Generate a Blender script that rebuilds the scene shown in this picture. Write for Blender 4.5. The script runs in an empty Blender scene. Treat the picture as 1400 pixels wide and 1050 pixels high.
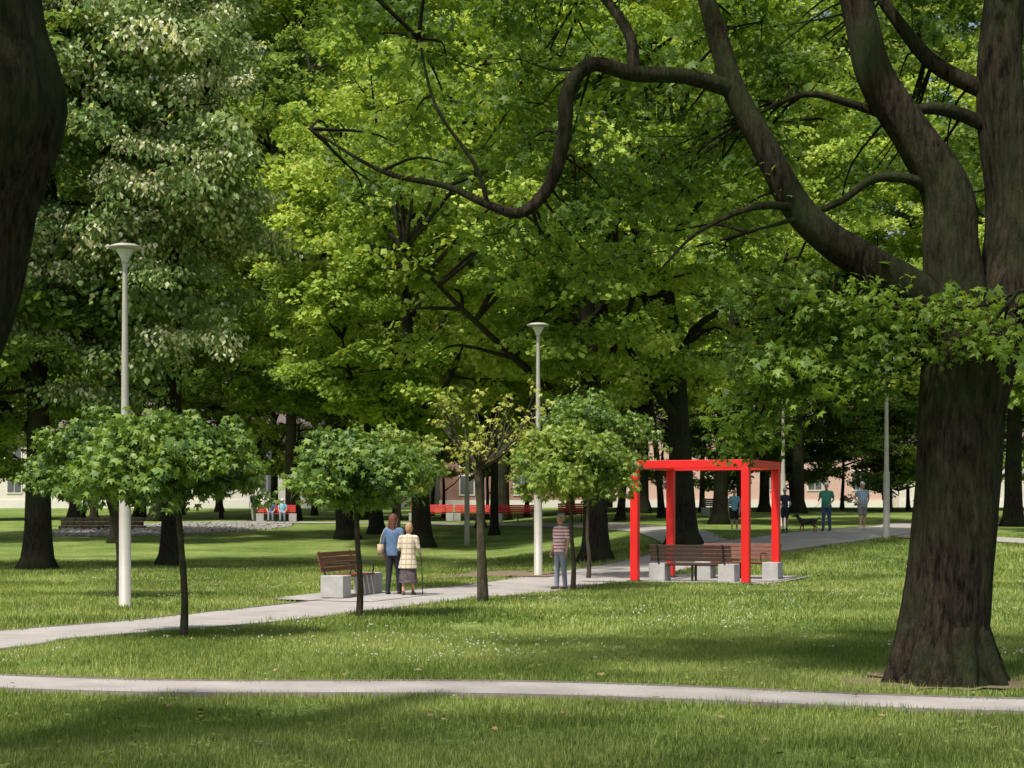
import bpy, math, random
import numpy as np
from mathutils import Vector, Matrix
rng=np.random.default_rng(7); random.seed(7)
SC=bpy.context.scene; COL=SC.collection
# ------------------------------------------------------------------ terrain
def ss(a): 
    a=np.clip(a,0,1); return a*a*(3-2*a)
def H(x,y):
    x=np.asarray(x,float); y=np.asarray(y,float)
    zl=1.1*ss((y-55)/45)+0.8*ss((y-100)/45)
    zr=1.04*ss((y-43)/20)+0.85*ss((y-65)/55)
    w=ss((x+2)/9)
    near=ss((150-y)/30)
    return zl*(1-w)+zr*w+0.03*np.sin(x*0.7+1.3)*np.sin(y*0.45)*near
EYE=1.88
_ds=np.arange(8,160,.05)
def spot(u,v):
    """ground point seen along a surveyed bearing/elevation (u,v) from the photographer's standpoint"""
    x=(u-700)/2300*_ds; z=EYE+(694-v)/2300*_ds; hit=H(x,_ds)>=z; i=int(np.argmax(hit)) if hit.any() else len(_ds)-1
    return np.array([x[i],_ds[i],float(H(x[i],_ds[i]))])
# ------------------------------------------------------------------ mesh helpers
class G:
    def __init__(s): s.v=[];s.f=[];s.m=[];s.n=0
    def add(s,v,f,mi=0):
        o=s.n; s.v.append(np.asarray(v,float).reshape(-1,3)); s.n+=len(s.v[-1])
        for q in f: s.f.append(tuple(i+o for i in q)); s.m.append(mi)
    def addm(s,v,f,m):
        o=s.n; s.v.append(v); s.n+=len(v); s.f+= [tuple(i+o for i in q) for q in f]; s.m+=list(m)
    def obj(s,name,mats,parent=None,smooth=True,loc=None,yaw=0,bevel=0):
        me=bpy.data.meshes.new(name); me.from_pydata(np.concatenate(s.v).tolist(),[],s.f)
        for m in mats: me.materials.append(m)
        me.polygons.foreach_set('material_index',s.m)
        me.polygons.foreach_set('use_smooth',[smooth]*len(s.f)); me.update()
        o=bpy.data.objects.new(name,me); COL.objects.link(o)
        if loc is not None: o.location=loc
        o.rotation_euler[2]=yaw
        if parent: o.parent=parent
        if bevel:
            b=o.modifiers.new('b','BEVEL'); b.width=bevel; b.segments=2; b.limit_method='ANGLE'
        return o
def empty(name,loc=(0,0,0),yaw=0):
    e=bpy.data.objects.new(name,None); COL.objects.link(e); e.location=loc; e.rotation_euler[2]=yaw; e.empty_display_size=.3; return e
def box(c,s,R=None):
    c=np.array(c,float); s=np.array(s,float)/2
    v=np.array([[x,y,z] for x in(-1,1) for y in(-1,1) for z in(-1,1)])*s
    if R is not None: v=v@np.array(R).T
    return v+c,[(0,1,3,2),(4,6,7,5),(0,4,5,1),(2,3,7,6),(0,2,6,4),(1,5,7,3)]
def rotx(a): c,s=math.cos(a),math.sin(a); return np.array([[1,0,0],[0,c,-s],[0,s,c]])
def rotz(a): c,s=math.cos(a),math.sin(a); return np.array([[c,-s,0],[s,c,0],[0,0,1]])
def tube(pts,rad,sides=8,ridge=0,seed=0,closed=True):
    pts=np.asarray(pts,float); n=len(pts); rad=np.asarray(rad,float)*np.ones(n)
    T=np.gradient(pts,axis=0); T/=np.linalg.norm(T,axis=1)[:,None]+1e-9
    ref=np.array([1,0,0]) if abs(T[0][0])<.8 else np.array([0,1,0])
    u=np.cross(T[0],ref); u/=np.linalg.norm(u)
    V=[];a=np.linspace(0,2*np.pi,sides,endpoint=False)
    L=0
    for i in range(n):
        if i: L+=np.linalg.norm(pts[i]-pts[i-1])
        u=u-T[i]*np.dot(u,T[i]); u/=np.linalg.norm(u)+1e-9; w=np.cross(T[i],u)
        r=rad[i]*np.ones(sides)
        if ridge:
            r=r*(1+ridge*(np.sin(a*5+seed+L*.5)*.6+np.sin(a*11+L*1.3+seed)*.45+np.sin(a*19+L*2.9)*.35+.25*np.sin(a*3-L*2.1+seed)))
        V.append(pts[i]+np.outer(np.cos(a)*r,u)+np.outer(np.sin(a)*r,w))
    F=[]
    for i in range(n-1):
        for j in range(sides):
            k=(j+1)%sides; F.append((i*sides+j,i*sides+k,(i+1)*sides+k,(i+1)*sides+j))
    V=np.concatenate(V)
    if closed:
        V=np.vstack([V,pts[-1]+T[-1]*rad[-1]*.5,pts[0]-T[0]*rad[0]*.5]); e=n*sides
        for j in range(sides):
            k=(j+1)%sides; F.append(((n-1)*sides+j,(n-1)*sides+k,e)); F.append((k,j,e+1))
    return V,F
def smooth(pts,rad,per=4):
    pts=np.asarray(pts,float); rad=np.asarray(rad,float)*np.ones(len(pts)); P=np.vstack([2*pts[0]-pts[1],pts,2*pts[-1]-pts[-2]])
    o=[];r=[]
    for i in range(len(pts)-1):
        for t in np.arange(per)/per:
            a,b,c,d=P[i:i+4]
            o.append(.5*((2*b)+(-a+c)*t+(2*a-5*b+4*c-d)*t*t+(-a+3*b-3*c+d)*t**3)); r.append(rad[i]*(1-t)+rad[i+1]*t)
    o.append(pts[-1]); r.append(rad[-1]); return np.array(o),np.array(r)
def lathe(prof,sides=24):
    V=[];a=np.linspace(0,2*np.pi,sides,endpoint=False);F=[]
    for r,z in prof: V.append(np.stack([np.cos(a)*r,np.sin(a)*r,np.full(sides,z)],1))
    n=len(prof)
    for i in range(n-1):
        for j in range(sides):
            k=(j+1)%sides; F.append((i*sides+j,i*sides+k,(i+1)*sides+k,(i+1)*sides+j))
    V=np.concatenate(V); F.append(tuple(range(sides))[::-1]); F.append(tuple((n-1)*sides+j for j in range(sides)))
    return V,F
def ball(c,r,seg=8,rings=6,sc=(1,1,1)):
    prof=[(math.sin(t)*r+1e-4,-math.cos(t)*r) for t in np.linspace(0.05,math.pi-.05,rings)]
    v,f=lathe(prof,seg); return v*np.array(sc)+np.array(c),f
# ------------------------------------------------------------------ materials
def newmat(name):
    m=bpy.data.materials.new(name); m.use_nodes=True; nt=m.node_tree
    for n in list(nt.nodes): nt.nodes.remove(n)
    out=nt.nodes.new('ShaderNodeOutputMaterial'); return m,nt,out
def N(nt,t,**k):
    n=nt.nodes.new(t)
    for a,b in k.items(): setattr(n,a,b)
    return n
def noise(nt,vec,scale,detail=3,rough=.6):
    n=N(nt,'ShaderNodeTexNoise'); n.inputs['Scale'].default_value=scale; n.inputs['Detail'].default_value=detail; n.inputs['Roughness'].default_value=rough
    nt.links.new(vec,n.inputs['Vector']); return n.outputs['Fac']
def ramp(nt,fac,stops):
    r=N(nt,'ShaderNodeValToRGB'); el=r.color_ramp.elements
    while len(el)<len(stops): el.new(.5)
    for e,(p,c) in zip(el,stops): e.position=p; e.color=(*c,1) if len(c)==3 else c
    nt.links.new(fac,r.inputs[0]); return r.outputs[0]
def mix(nt,f,a,b,mode='MIX'):
    m=N(nt,'ShaderNodeMix',data_type='RGBA',blend_type=mode)
    for s,v in ((m.inputs[0],f),(m.inputs[6],a),(m.inputs[7],b)):
        if isinstance(v,(int,float)): s.default_value=v
        elif isinstance(v,tuple): s.default_value=(*v,1)
        else: nt.links.new(v,s)
    return m.outputs[2]
def mapped(nt,src,scale):
    mp=N(nt,'ShaderNodeMapping'); mp.inputs['Scale'].default_value=scale; nt.links.new(src,mp.inputs[0]); return mp.outputs[0]
def pmat(name,c1,c2=None,scale=5,rough=.7,bump=0,bscale=None,metal=0,stretch=(1,1,1),coord='Object',spec=.5,extra=None):
    m,nt,out=newmat(name); b=N(nt,'ShaderNodeBsdfPrincipled'); nt.links.new(b.outputs[0],out.inputs[0])
    tc=N(nt,'ShaderNodeTexCoord'); v=mapped(nt,tc.outputs[coord],stretch)
    if c2 is None: c2=tuple(x*.8 for x in c1)
    col=ramp(nt,noise(nt,v,scale,5),[(.3,c1),(.7,c2)])
    if extra: col=extra(nt,tc,col)
    nt.links.new(col,b.inputs['Base Color']); b.inputs['Roughness'].default_value=rough; b.inputs['Metallic'].default_value=metal
    b.inputs['Specular IOR Level'].default_value=spec
    if bump:
        bp=N(nt,'ShaderNodeBump'); bp.inputs['Strength'].default_value=bump; bp.inputs['Distance'].default_value=.02
        nt.links.new(noise(nt,v,bscale or scale*4,6,.7),bp.inputs['Height']); nt.links.new(bp.outputs[0],b.inputs['Normal'])
    return m
def leafmat(name,dark,mid,light,trans=.42,nscale=.35,gloss=False,isl=.34):
    m,nt,out=newmat(name)
    geo=N(nt,'ShaderNodeNewGeometry')
    n1=noise(nt,geo.outputs['Position'],nscale,1.5); 
    a=N(nt,'ShaderNodeMath',operation='MULTIPLY_ADD'); nt.links.new(geo.outputs['Random Per Island'],a.inputs[0]); a.inputs[1].default_value=isl; a.inputs[2].default_value=-isl/2
    b=N(nt,'ShaderNodeMath',operation='ADD'); nt.links.new(n1,b.inputs[0]); nt.links.new(a.outputs[0],b.inputs[1])
    col=ramp(nt,b.outputs[0],[(.3,dark),(.5,mid),(.72,light)])
    if gloss:
        p=N(nt,'ShaderNodeBsdfPrincipled'); p.inputs['Roughness'].default_value=.45; p.inputs['Specular IOR Level'].default_value=.3; nt.links.new(col,p.inputs['Base Color'])
    else:
        p=N(nt,'ShaderNodeBsdfDiffuse'); nt.links.new(col,p.inputs[0])
    t=N(nt,'ShaderNodeBsdfTranslucent'); tcol=mix(nt,1.0,col,(1.4,1.3,.6),'MULTIPLY'); nt.links.new(tcol,t.inputs[0])
    ms=N(nt,'ShaderNodeMixShader'); ms.inputs[0].default_value=trans
    nt.links.new(p.outputs[0],ms.inputs[1]); nt.links.new(t.outputs[0],ms.inputs[2]); nt.links.new(ms.outputs[0],out.inputs[0]); return m
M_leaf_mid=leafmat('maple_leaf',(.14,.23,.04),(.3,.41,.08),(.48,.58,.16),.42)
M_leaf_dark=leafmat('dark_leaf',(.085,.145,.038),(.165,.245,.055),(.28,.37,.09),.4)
M_leaf_near=leafmat('near_leaf',(.06,.12,.02),(.125,.22,.032),(.24,.35,.055),.45,.6,True)
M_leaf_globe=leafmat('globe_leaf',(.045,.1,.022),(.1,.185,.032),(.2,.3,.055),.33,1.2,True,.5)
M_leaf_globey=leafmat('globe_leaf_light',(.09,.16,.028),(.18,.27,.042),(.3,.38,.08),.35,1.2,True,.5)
M_leaf_yel=leafmat('yellow_leaf',(.24,.3,.06),(.36,.41,.1),(.46,.49,.15),.4,1.2)
M_lime=leafmat('lime_leaf',(.1,.165,.06),(.17,.25,.09),(.28,.36,.15),.35)
M_limefl=leafmat('lime_blossom',(.56,.58,.38),(.68,.69,.5),(.75,.75,.58),.4)
M_grass=leafmat('grass_blade',(.12,.18,.048),(.24,.315,.085),(.4,.45,.17),.35,.3,False,.42)
M_clover=pmat('clover_flower',(.65,.65,.56),(.5,.52,.42),20)
def barkmat(name,c1,c2,moss=(.04,.055,.02)):
    m,nt,out=newmat(name); b=N(nt,'ShaderNodeBsdfPrincipled'); nt.links.new(b.outputs[0],out.inputs[0])
    tc=N(nt,'ShaderNodeTexCoord'); v=mapped(nt,tc.outputs['Object'],(1,1,.2))
    n1=noise(nt,v,20,6,.72); n2=noise(nt,tc.outputs['Object'],1.1,3)
    col=ramp(nt,n1,[(.38,c1),(.66,c2)]); col=mix(nt,ramp(nt,n2,[(.42,(0,0,0)),(.65,(.7,.7,.7))]),col,moss)
    nt.links.new(col,b.inputs['Base Color']); b.inputs['Roughness'].default_value=.95; b.inputs['Specular IOR Level'].default_value=.12
    bp=N(nt,'ShaderNodeBump'); bp.inputs['Strength'].default_value=1; bp.inputs['Distance'].default_value=.08
    nt.links.new(n1,bp.inputs['Height']); nt.links.new(bp.outputs[0],b.inputs['Normal']); return m
M_bark=barkmat('bark',(.006,.005,.004),(.07,.055,.038))
M_bark2=barkmat('bark_far',(.012,.01,.008),(.05,.042,.032))
M_barkthin=barkmat('bark_young',(.05,.042,.03),(.14,.115,.08))
def groundmat():
    m,nt,out=newmat('lawn'); b=N(nt,'ShaderNodeBsdfPrincipled'); nt.links.new(b.outputs[0],out.inputs[0])
    tc=N(nt,'ShaderNodeTexCoord'); o=tc.outputs['Object']
    c=ramp(nt,noise(nt,o,.35,5,.65),[(.3,(.095,.15,.037)),(.5,(.17,.24,.06)),(.7,(.29,.34,.12))])
    fine=ramp(nt,noise(nt,o,9,6,.8),[(.3,(.4,.4,.4)),(.7,(1.4,1.4,1.3))]); c=mix(nt,1.0,c,fine,'MULTIPLY')
    dirt=ramp(nt,noise(nt,o,.9,6,.7),[(.6,(0,0,0)),(.74,(.6,.6,.6))]); c=mix(nt,dirt,c,(.19,.16,.09))
    nt.links.new(c,b.inputs['Base Color']); b.inputs['Roughness'].default_value=1; b.inputs['Specular IOR Level'].default_value=.1
    bp=N(nt,'ShaderNodeBump'); bp.inputs['Strength'].default_value=.8; bp.inputs['Distance'].default_value=.06
    nt.links.new(noise(nt,o,14,6,.8),bp.inputs['Height']); nt.links.new(bp.outputs[0],b.inputs['Normal']); return m
M_ground=groundmat()
M_path=pmat('path_asphalt',(.38,.355,.33),(.26,.245,.225),1.2,.9,.3,60)
M_edge=pmat('path_edging',(.1,.085,.07),(.17,.15,.13),9,.9,.5,30)
M_soil=pmat('bare_soil',(.13,.09,.055),(.21,.16,.1),3,1,.8,20)
M_red=pmat('red_paint',(.72,.016,.014),(.6,.012,.012),1.3,.4,.05,40)
M_conc=pmat('concrete',(.43,.43,.42),(.31,.31,.3),6,.85,.2,50)
M_wood=pmat('bench_wood',(.2,.065,.035),(.1,.033,.02),6,.5,.2,30,stretch=(.3,3,3))
M_wooddark=pmat('bench_wood_dark',(.075,.04,.028),(.04,.024,.018),6,.55,.2,30,stretch=(.3,3,3))
M_metal=pmat('dark_metal',(.05,.05,.05),(.03,.03,.03),6,.4,metal=.6)
M_lamp=pmat('lamp_grey',(.38,.37,.32),(.31,.3,.26),2,.5)
M_glass=pmat('lamp_glass',(.6,.62,.6),(.5,.52,.5),3,.2)
M_stone=pmat('stone',(.3,.29,.27),(.18,.175,.165),4,.9,.5,20)
M_wall=pmat('dark_stone',(.14,.11,.09),(.08,.065,.055),4,.9,.5,20)
M_redwood=pmat('red_wood',(.55,.03,.022),(.4,.025,.018),5,.6)
# ------------------------------------------------------------------ terrain sheet
def axis(lo,hi,step,far):
    a=list(np.arange(lo,hi+1e-6,step)); s=step;x=hi;r=[]
    while x<far: s*=1.6; x+=s; r.append(x)
    s=step;x=lo;l=[]
    while x>-far: s*=1.6; x-=s; l.append(x)
    return np.array(l[::-1]+a+r)
xs=axis(-45,50,.7,900); ys=axis(-4,125,.7,900)
X,Y=np.meshgrid(xs,ys); Z=H(X,Y); nx=len(xs)
V=np.stack([X,Y,Z],-1).reshape(-1,3); I=np.arange(len(ys)-1)[:,None]*nx+np.arange(nx-1)[None]
F=np.stack([I,I+1,I+nx+1,I+nx],-1).reshape(-1,4)
g=G(); g.add(V,F.tolist()); g.obj('ground_lawn',[M_ground])
# ------------------------------------------------------------------ paths
PATHS=[]
def path(name,pts,w,lift=.03,edge=True):
    if np.ndim(w): w=np.interp(np.linspace(0,1,len(pts)),np.linspace(0,1,len(w)),w)
    P,W=smooth(np.array([[p[0],p[1],0] for p in pts]),w,12); P=P[:,:2]
    T=np.gradient(P,axis=0); T/=np.linalg.norm(T,axis=1)[:,None]; Nn=np.stack([-T[:,1],T[:,0]],1)
    PATHS.append((P,W)); n=len(P)
    g=G(); offs=np.linspace(-.5,.5,7)
    V=np.concatenate([np.column_stack([P+Nn*(o*W)[:,None],H(*(P+Nn*(o*W)[:,None]).T)+lift]) for o in offs])
    F=[(c*n+i,c*n+i+1,(c+1)*n+i+1,(c+1)*n+i) for c in range(6) for i in range(n-1)]
    g.add(V,[f[::-1] for f in F]); 
    if edge:
        for s in(-1,1):
            a=P+Nn*(s*W/2)[:,None]; b=P+Nn*(s*(W/2+.09))[:,None]; za=H(*a.T)+lift+.012
            V=np.concatenate([np.column_stack([a,za-.05]),np.column_stack([a,za]),np.column_stack([b,za]),np.column_stack([b,za-.12])])
            g.add(V,[(c*n+i,c*n+i+1,(c+1)*n+i+1,(c+1)*n+i) for c in range(3) for i in range(n-1)],1)
    g.obj(name,[M_path,M_edge],smooth=True)
path('footpath',[(-16,20.6),(-5.6,18.05),(0,17.0),(4.9,15.9),(14,14.2)],1.15)
mp=[(-13.5,14)]+[tuple(spot(*p)[:2]) for p in [(-150,892),(0,875),(250,854),(430,835),(620,814),(740,800),(835,784),(940,762),(1040,746),(1130,734),(1215,724),(1300,716)]]+[(26,74),(45,84)]
path('footpath',mp,[2.4]*4+[2.5,2.8,3,3,3,3,3.2,3.4,3.6,3.6,3.4,3.4])
path('footpath',[tuple(spot(*p)[:2]) for p in [(300,716),(430,715),(600,717),(740,718),(860,722),(960,745)]],2.2,.034,False)
path('footpath',[tuple(spot(*p)[:2]) for p in [(1220,732),(1300,738),(1400,741)]]+[(30,44)],1.6,.038,False)
def cleard(x,y):
    d0=np.full(len(x),1e9)
    for P,W in PATHS:
        d0=np.minimum(d0,np.min(np.hypot(x[:,None]-P[None,:,0],y[:,None]-P[None,:,1])-W[None]/2,axis=1))
    return d0
pd=np.array([.40,.917]); pn=np.array([.917,-.40])
A0=np.array([3.07,42.0]); PS=2.85
PC=A0+pn*PS/2+pd*PS/2
def patch(name,center,rx,ry,mat,lift,ang=0,irr=.25,seed=1,rect=False):
    n=40; g=G(); R=[]
    for k,fr in enumerate(np.linspace(0,1,8)):
        for j in range(n):
            a=j/n*2*math.pi; c,s=math.cos(a),math.sin(a)
            r=1+irr*(math.sin(a*3+seed)*.5+math.sin(a*7+seed*2)*.3+math.sin(a*13+seed)*.2)
            if rect: r=1/max(abs(c),abs(s))
            x=c*r*fr*rx; y=s*r*fr*ry; X=center[0]+x*math.cos(ang)-y*math.sin(ang); Y=center[1]+x*math.sin(ang)+y*math.cos(ang)
            R.append((X,Y,float(H(X,Y))+lift))
    g.add(R,[(k*n+j,k*n+(j+1)%n,(k+1)*n+(j+1)%n,(k+1)*n+j) for k in range(7) for j in range(n)])
    return g.obj(name,[mat])
pyaw=math.atan2(pn[1],pn[0])
patch('pavement',PC+pd*.5-pn*.4,2.4,2.3,M_path,.045,pyaw,0,1,True)
s=spot(680,787); patch('bare_soil',s[:2],1.5,2.2,M_soil,.05,-.3,.5,2); SOIL=s
BT=np.array([4.7,18.3,0.])
patch('bare_soil',BT[:2],1.15,.95,M_soil,.02,0,.5,3)
patch('pavement',(-3.2,35.2),1.2,1.7,M_path,.04,pyaw,0,1,True)
# ------------------------------------------------------------------ leaf protos
NEARL=[(-90,.12),(-12,.62),(14,.42),(40,.92),(64,.46),(90,1.05),(116,.46),(140,.92),(166,.42),(192,.62)]
FARL=[(-90,.55),(10,.85),(90,1.1),(170,.85)]
LIMEL=[(-90,.6),(0,.7),(90,1.15),(180,.7)]
def leafcluster(n,R,flat,size,shape,tilt=.6,pitch=(.1,.9),seed=0,mats=1,mfrac=0):
    r=np.random.default_rng(seed); g=G()
    base=np.array([[math.cos(math.radians(a))*q,math.sin(math.radians(a))*q,0] for a,q in shape])
    base[:,2]=-.22*base[:,0]**2-.12*base[:,1]**2
    for i in range(n):
        d=r.normal(size=3); d/=np.linalg.norm(d); p=d*R*r.uniform(.25,1)**.6; p[2]*=flat
        yaw=math.atan2(p[1],p[0])+r.normal()*.8; pt=r.uniform(*pitch)
        tip=np.array([math.cos(yaw)*math.cos(pt),math.sin(yaw)*math.cos(pt),-math.sin(pt)])
        side=np.array([math.sin(yaw),-math.cos(yaw),0]); nrm=np.cross(side,tip); ro=r.normal()*tilt
        s2=side*math.cos(ro)+nrm*math.sin(ro); n2=np.cross(s2,tip)
        b=base*size*r.uniform(.6,1.15)
        mi=1 if (mats>1 and r.uniform()<mfrac) else 0
        g.add(p+b[:,:1]*s2+b[:,1:2]*tip+b[:,2:3]*n2,[tuple(range(len(shape)))],mi)
    return g
def proto(name,gs,mats):
    c=bpy.data.collections.new(name)
    for i,g in enumerate(gs):
        o=g.obj(name+'_part_%d'%i,mats,smooth=False); COL.objects.unlink(o); c.objects.link(o)
    return c
def clumppts(c,r,n,flat=.6,R=rng):
    d=R.normal(size=(n,3)); d/=np.linalg.norm(d,axis=1)[:,None]; d[:,2]=np.where(d[:,2]<-.3,-d[:,2]*.5,d[:,2])
    p=d*r*R.uniform(.45,1,size=(n,1)); p[:,2]*=flat; return p+c
def bough(sprays,R0,n,flat,seed,tilt=.3,smin=.75,smax=1.25):
    """a leafy bough: n leaf sprays spread over a dome of radius R0"""
    r=np.random.default_rng(seed); g=G(); P=clumppts(np.zeros(3),R0,n,flat,r)
    for p in P:
        s=sprays[r.integers(len(sprays))]; v=np.concatenate(s.v)*r.uniform(smin,smax)@rotx(r.uniform(-tilt,tilt)).T@rotz(r.uniform(0,6.28)).T
        g.addm(v+p,s.f,s.m)
    return g
S_far=[leafcluster(46,.6,.42,.12,FARL,seed=i) for i in range(5)]
S_mid=[leafcluster(42,.52,.42,.105,FARL,seed=i+50) for i in range(5)]
S_near=[leafcluster(24,.36,.5,.08,NEARL,seed=i+20) for i in range(5)]
S_lime=[leafcluster(52,.58,.65,.09,LIMEL,.5,(.4,1.4),seed=i+40,mats=2,mfrac=.08) for i in range(4)]
S_limef=[leafcluster(60,.5,.6,.085,LIMEL,.5,(.5,1.5),seed=i+44,mats=2,mfrac=.72) for i in range(4)]
P_far=proto('far_boughs',[bough(S_far,1.4,11,.5,i) for i in range(6)],[M_leaf_mid])
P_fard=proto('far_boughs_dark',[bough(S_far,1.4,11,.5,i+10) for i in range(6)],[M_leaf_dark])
P_midm=proto('mid_boughs',[bough(S_mid,1.4,14,.5,i+20) for i in range(6)],[M_leaf_mid])
P_lime=proto('lime_boughs',[bough(S_lime,1.4,13,.5,i+30) for i in range(5)],[M_lime,M_limefl])
P_limefl=proto('lime_blossom_boughs',[bough(S_limef[:2]+S_lime[:1],1.4,14,.5,i+40) for i in range(5)],[M_lime,M_limefl])
P_near=proto('near_boughs',[bough(S_near,.47,7,.6,i+50,.4) for i in range(6)],[M_leaf_near])
P_over=proto('overhead_shade_boughs',[bough(S_near,1.05,9,.6,i+60,.4) for i in range(5)],[M_leaf_near])
P_globe=proto('globe_leaves',[leafcluster(14,.2,.7,.1,NEARL,.4,(.5,1.3),seed=i+30) for i in range(4)],[M_leaf_globe])
P_globey=proto('globe_leaves_light',[leafcluster(14,.2,.7,.1,NEARL,.4,(.5,1.3),seed=i+30) for i in range(4)],[M_leaf_globey])
P_yel=proto('yellow_leaves',[leafcluster(9,.2,.8,.08,NEARL,.6,(.1,1.2),seed=i+30) for i in range(4)],[M_leaf_yel])
def grassproto(n,R,w,h,seed,flowers=0):
    r=np.random.default_rng(seed); g=G()
    a=r.uniform(0,6.28,n); q=R*np.sqrt(r.uniform(size=n)); p=np.stack([q*np.cos(a),q*np.sin(a),np.full(n,-.01)],1)
    b=r.uniform(0,6.28,n); s=np.stack([np.cos(b),np.sin(b),0*b],1)*w*.5; l=np.stack([-np.sin(b),np.cos(b),0*b],1)*(h*r.uniform(.1,.8,n))[:,None]; l[:,2]+=h*r.uniform(.5,1.3,n)
    V=np.stack([p-s,p+s,p+l],1).reshape(-1,3); g.add(V,[(3*i,3*i+1,3*i+2) for i in range(n)])
    for i in range(flowers):
        a=r.uniform(0,6.28); q=R*math.sqrt(r.uniform()); v,f=ball((q*math.cos(a),q*math.sin(a),h*.9),.009,5,4); g.add(v,f,1)
    return g
P_g1=proto('grass_near',[grassproto(85,.22,.011,.06,i) for i in range(4)],[M_grass])
P_g1b=proto('grass_near_sward',[grassproto(850,.66,.011,.065,i+90) for i in range(5)],[M_grass])
P_g2=proto('grass_mid',[grassproto(80,.4,.024,.085,i+5) for i in range(4)],[M_grass])
P_g2b=proto('grass_mid_sward',[grassproto(640,1.1,.024,.085,i+95) for i in range(5)],[M_grass])
P_gf=proto('grass_flower',[grassproto(14,.3,.012,.07,i+15,4) for i in range(4)],[M_grass,M_clover])
P_weed=proto('broadleaf_weeds',[leafcluster(9,.08,.2,.028,LIMEL,.5,(-.5,.3),seed=i+70) for i in range(3)],[M_grass])
_gr={}
def instgroup(coll,smin,smax,tilt):
    key=(coll.name,smin,smax,tilt)
    if key in _gr: return _gr[key]
    ng=bpy.data.node_groups.new('scatter_'+coll.name,'GeometryNodeTree')
    ng.interface.new_socket('Geometry',in_out='INPUT',socket_type='NodeSocketGeometry'); ng.interface.new_socket('Geometry',in_out='OUTPUT',socket_type='NodeSocketGeometry')
    nn=ng.nodes; gi=nn.new('NodeGroupInput'); go=nn.new('NodeGroupOutput'); iop=nn.new('GeometryNodeInstanceOnPoints'); ci=nn.new('GeometryNodeCollectionInfo')
    ci.inputs['Collection'].default_value=coll; ci.inputs['Separate Children'].default_value=True; ci.inputs['Reset Children'].default_value=True
    rv=nn.new('FunctionNodeRandomValue'); rv.data_type='FLOAT_VECTOR'; rv.inputs[0].default_value=(-tilt,-tilt,0); rv.inputs[1].default_value=(tilt,tilt,6.283)
    rs=nn.new('FunctionNodeRandomValue'); rs.data_type='FLOAT'; rs.inputs[2].default_value=smin; rs.inputs[3].default_value=smax; rs.inputs['Seed'].default_value=3
    ri=nn.new('FunctionNodeRandomValue'); ri.data_type='INT'; ri.inputs[4].default_value=0; ri.inputs[5].default_value=len(coll.objects)-1; ri.inputs['Seed'].default_value=5
    L=ng.links.new
    L(gi.outputs[0],iop.inputs['Points']); L(ci.outputs[0],iop.inputs['Instance']); iop.inputs['Pick Instance'].default_value=True
    L(ri.outputs[2],iop.inputs['Instance Index']); L(rv.outputs[0],iop.inputs['Rotation']); L(rs.outputs[1],iop.inputs['Scale']); L(iop.outputs[0],go.inputs[0])
    _gr[key]=ng; return ng
PENDING=[]; NINST=[0]
def scatter(name,pts,coll,parent=None,smin=.75,smax=1.25,tilt=.35):
    pts=np.asarray(pts,np.float32).reshape(-1,3)
    me=bpy.data.meshes.new(name); me.vertices.add(len(pts)); me.vertices.foreach_set('co',pts.ravel())
    o=bpy.data.objects.new(name,me); COL.objects.link(o); NINST[0]+=len(pts)
    if parent: o.parent=parent
    PENDING.append((o,(coll,round(smin,3),round(smax,3),tilt))); return o
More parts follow.
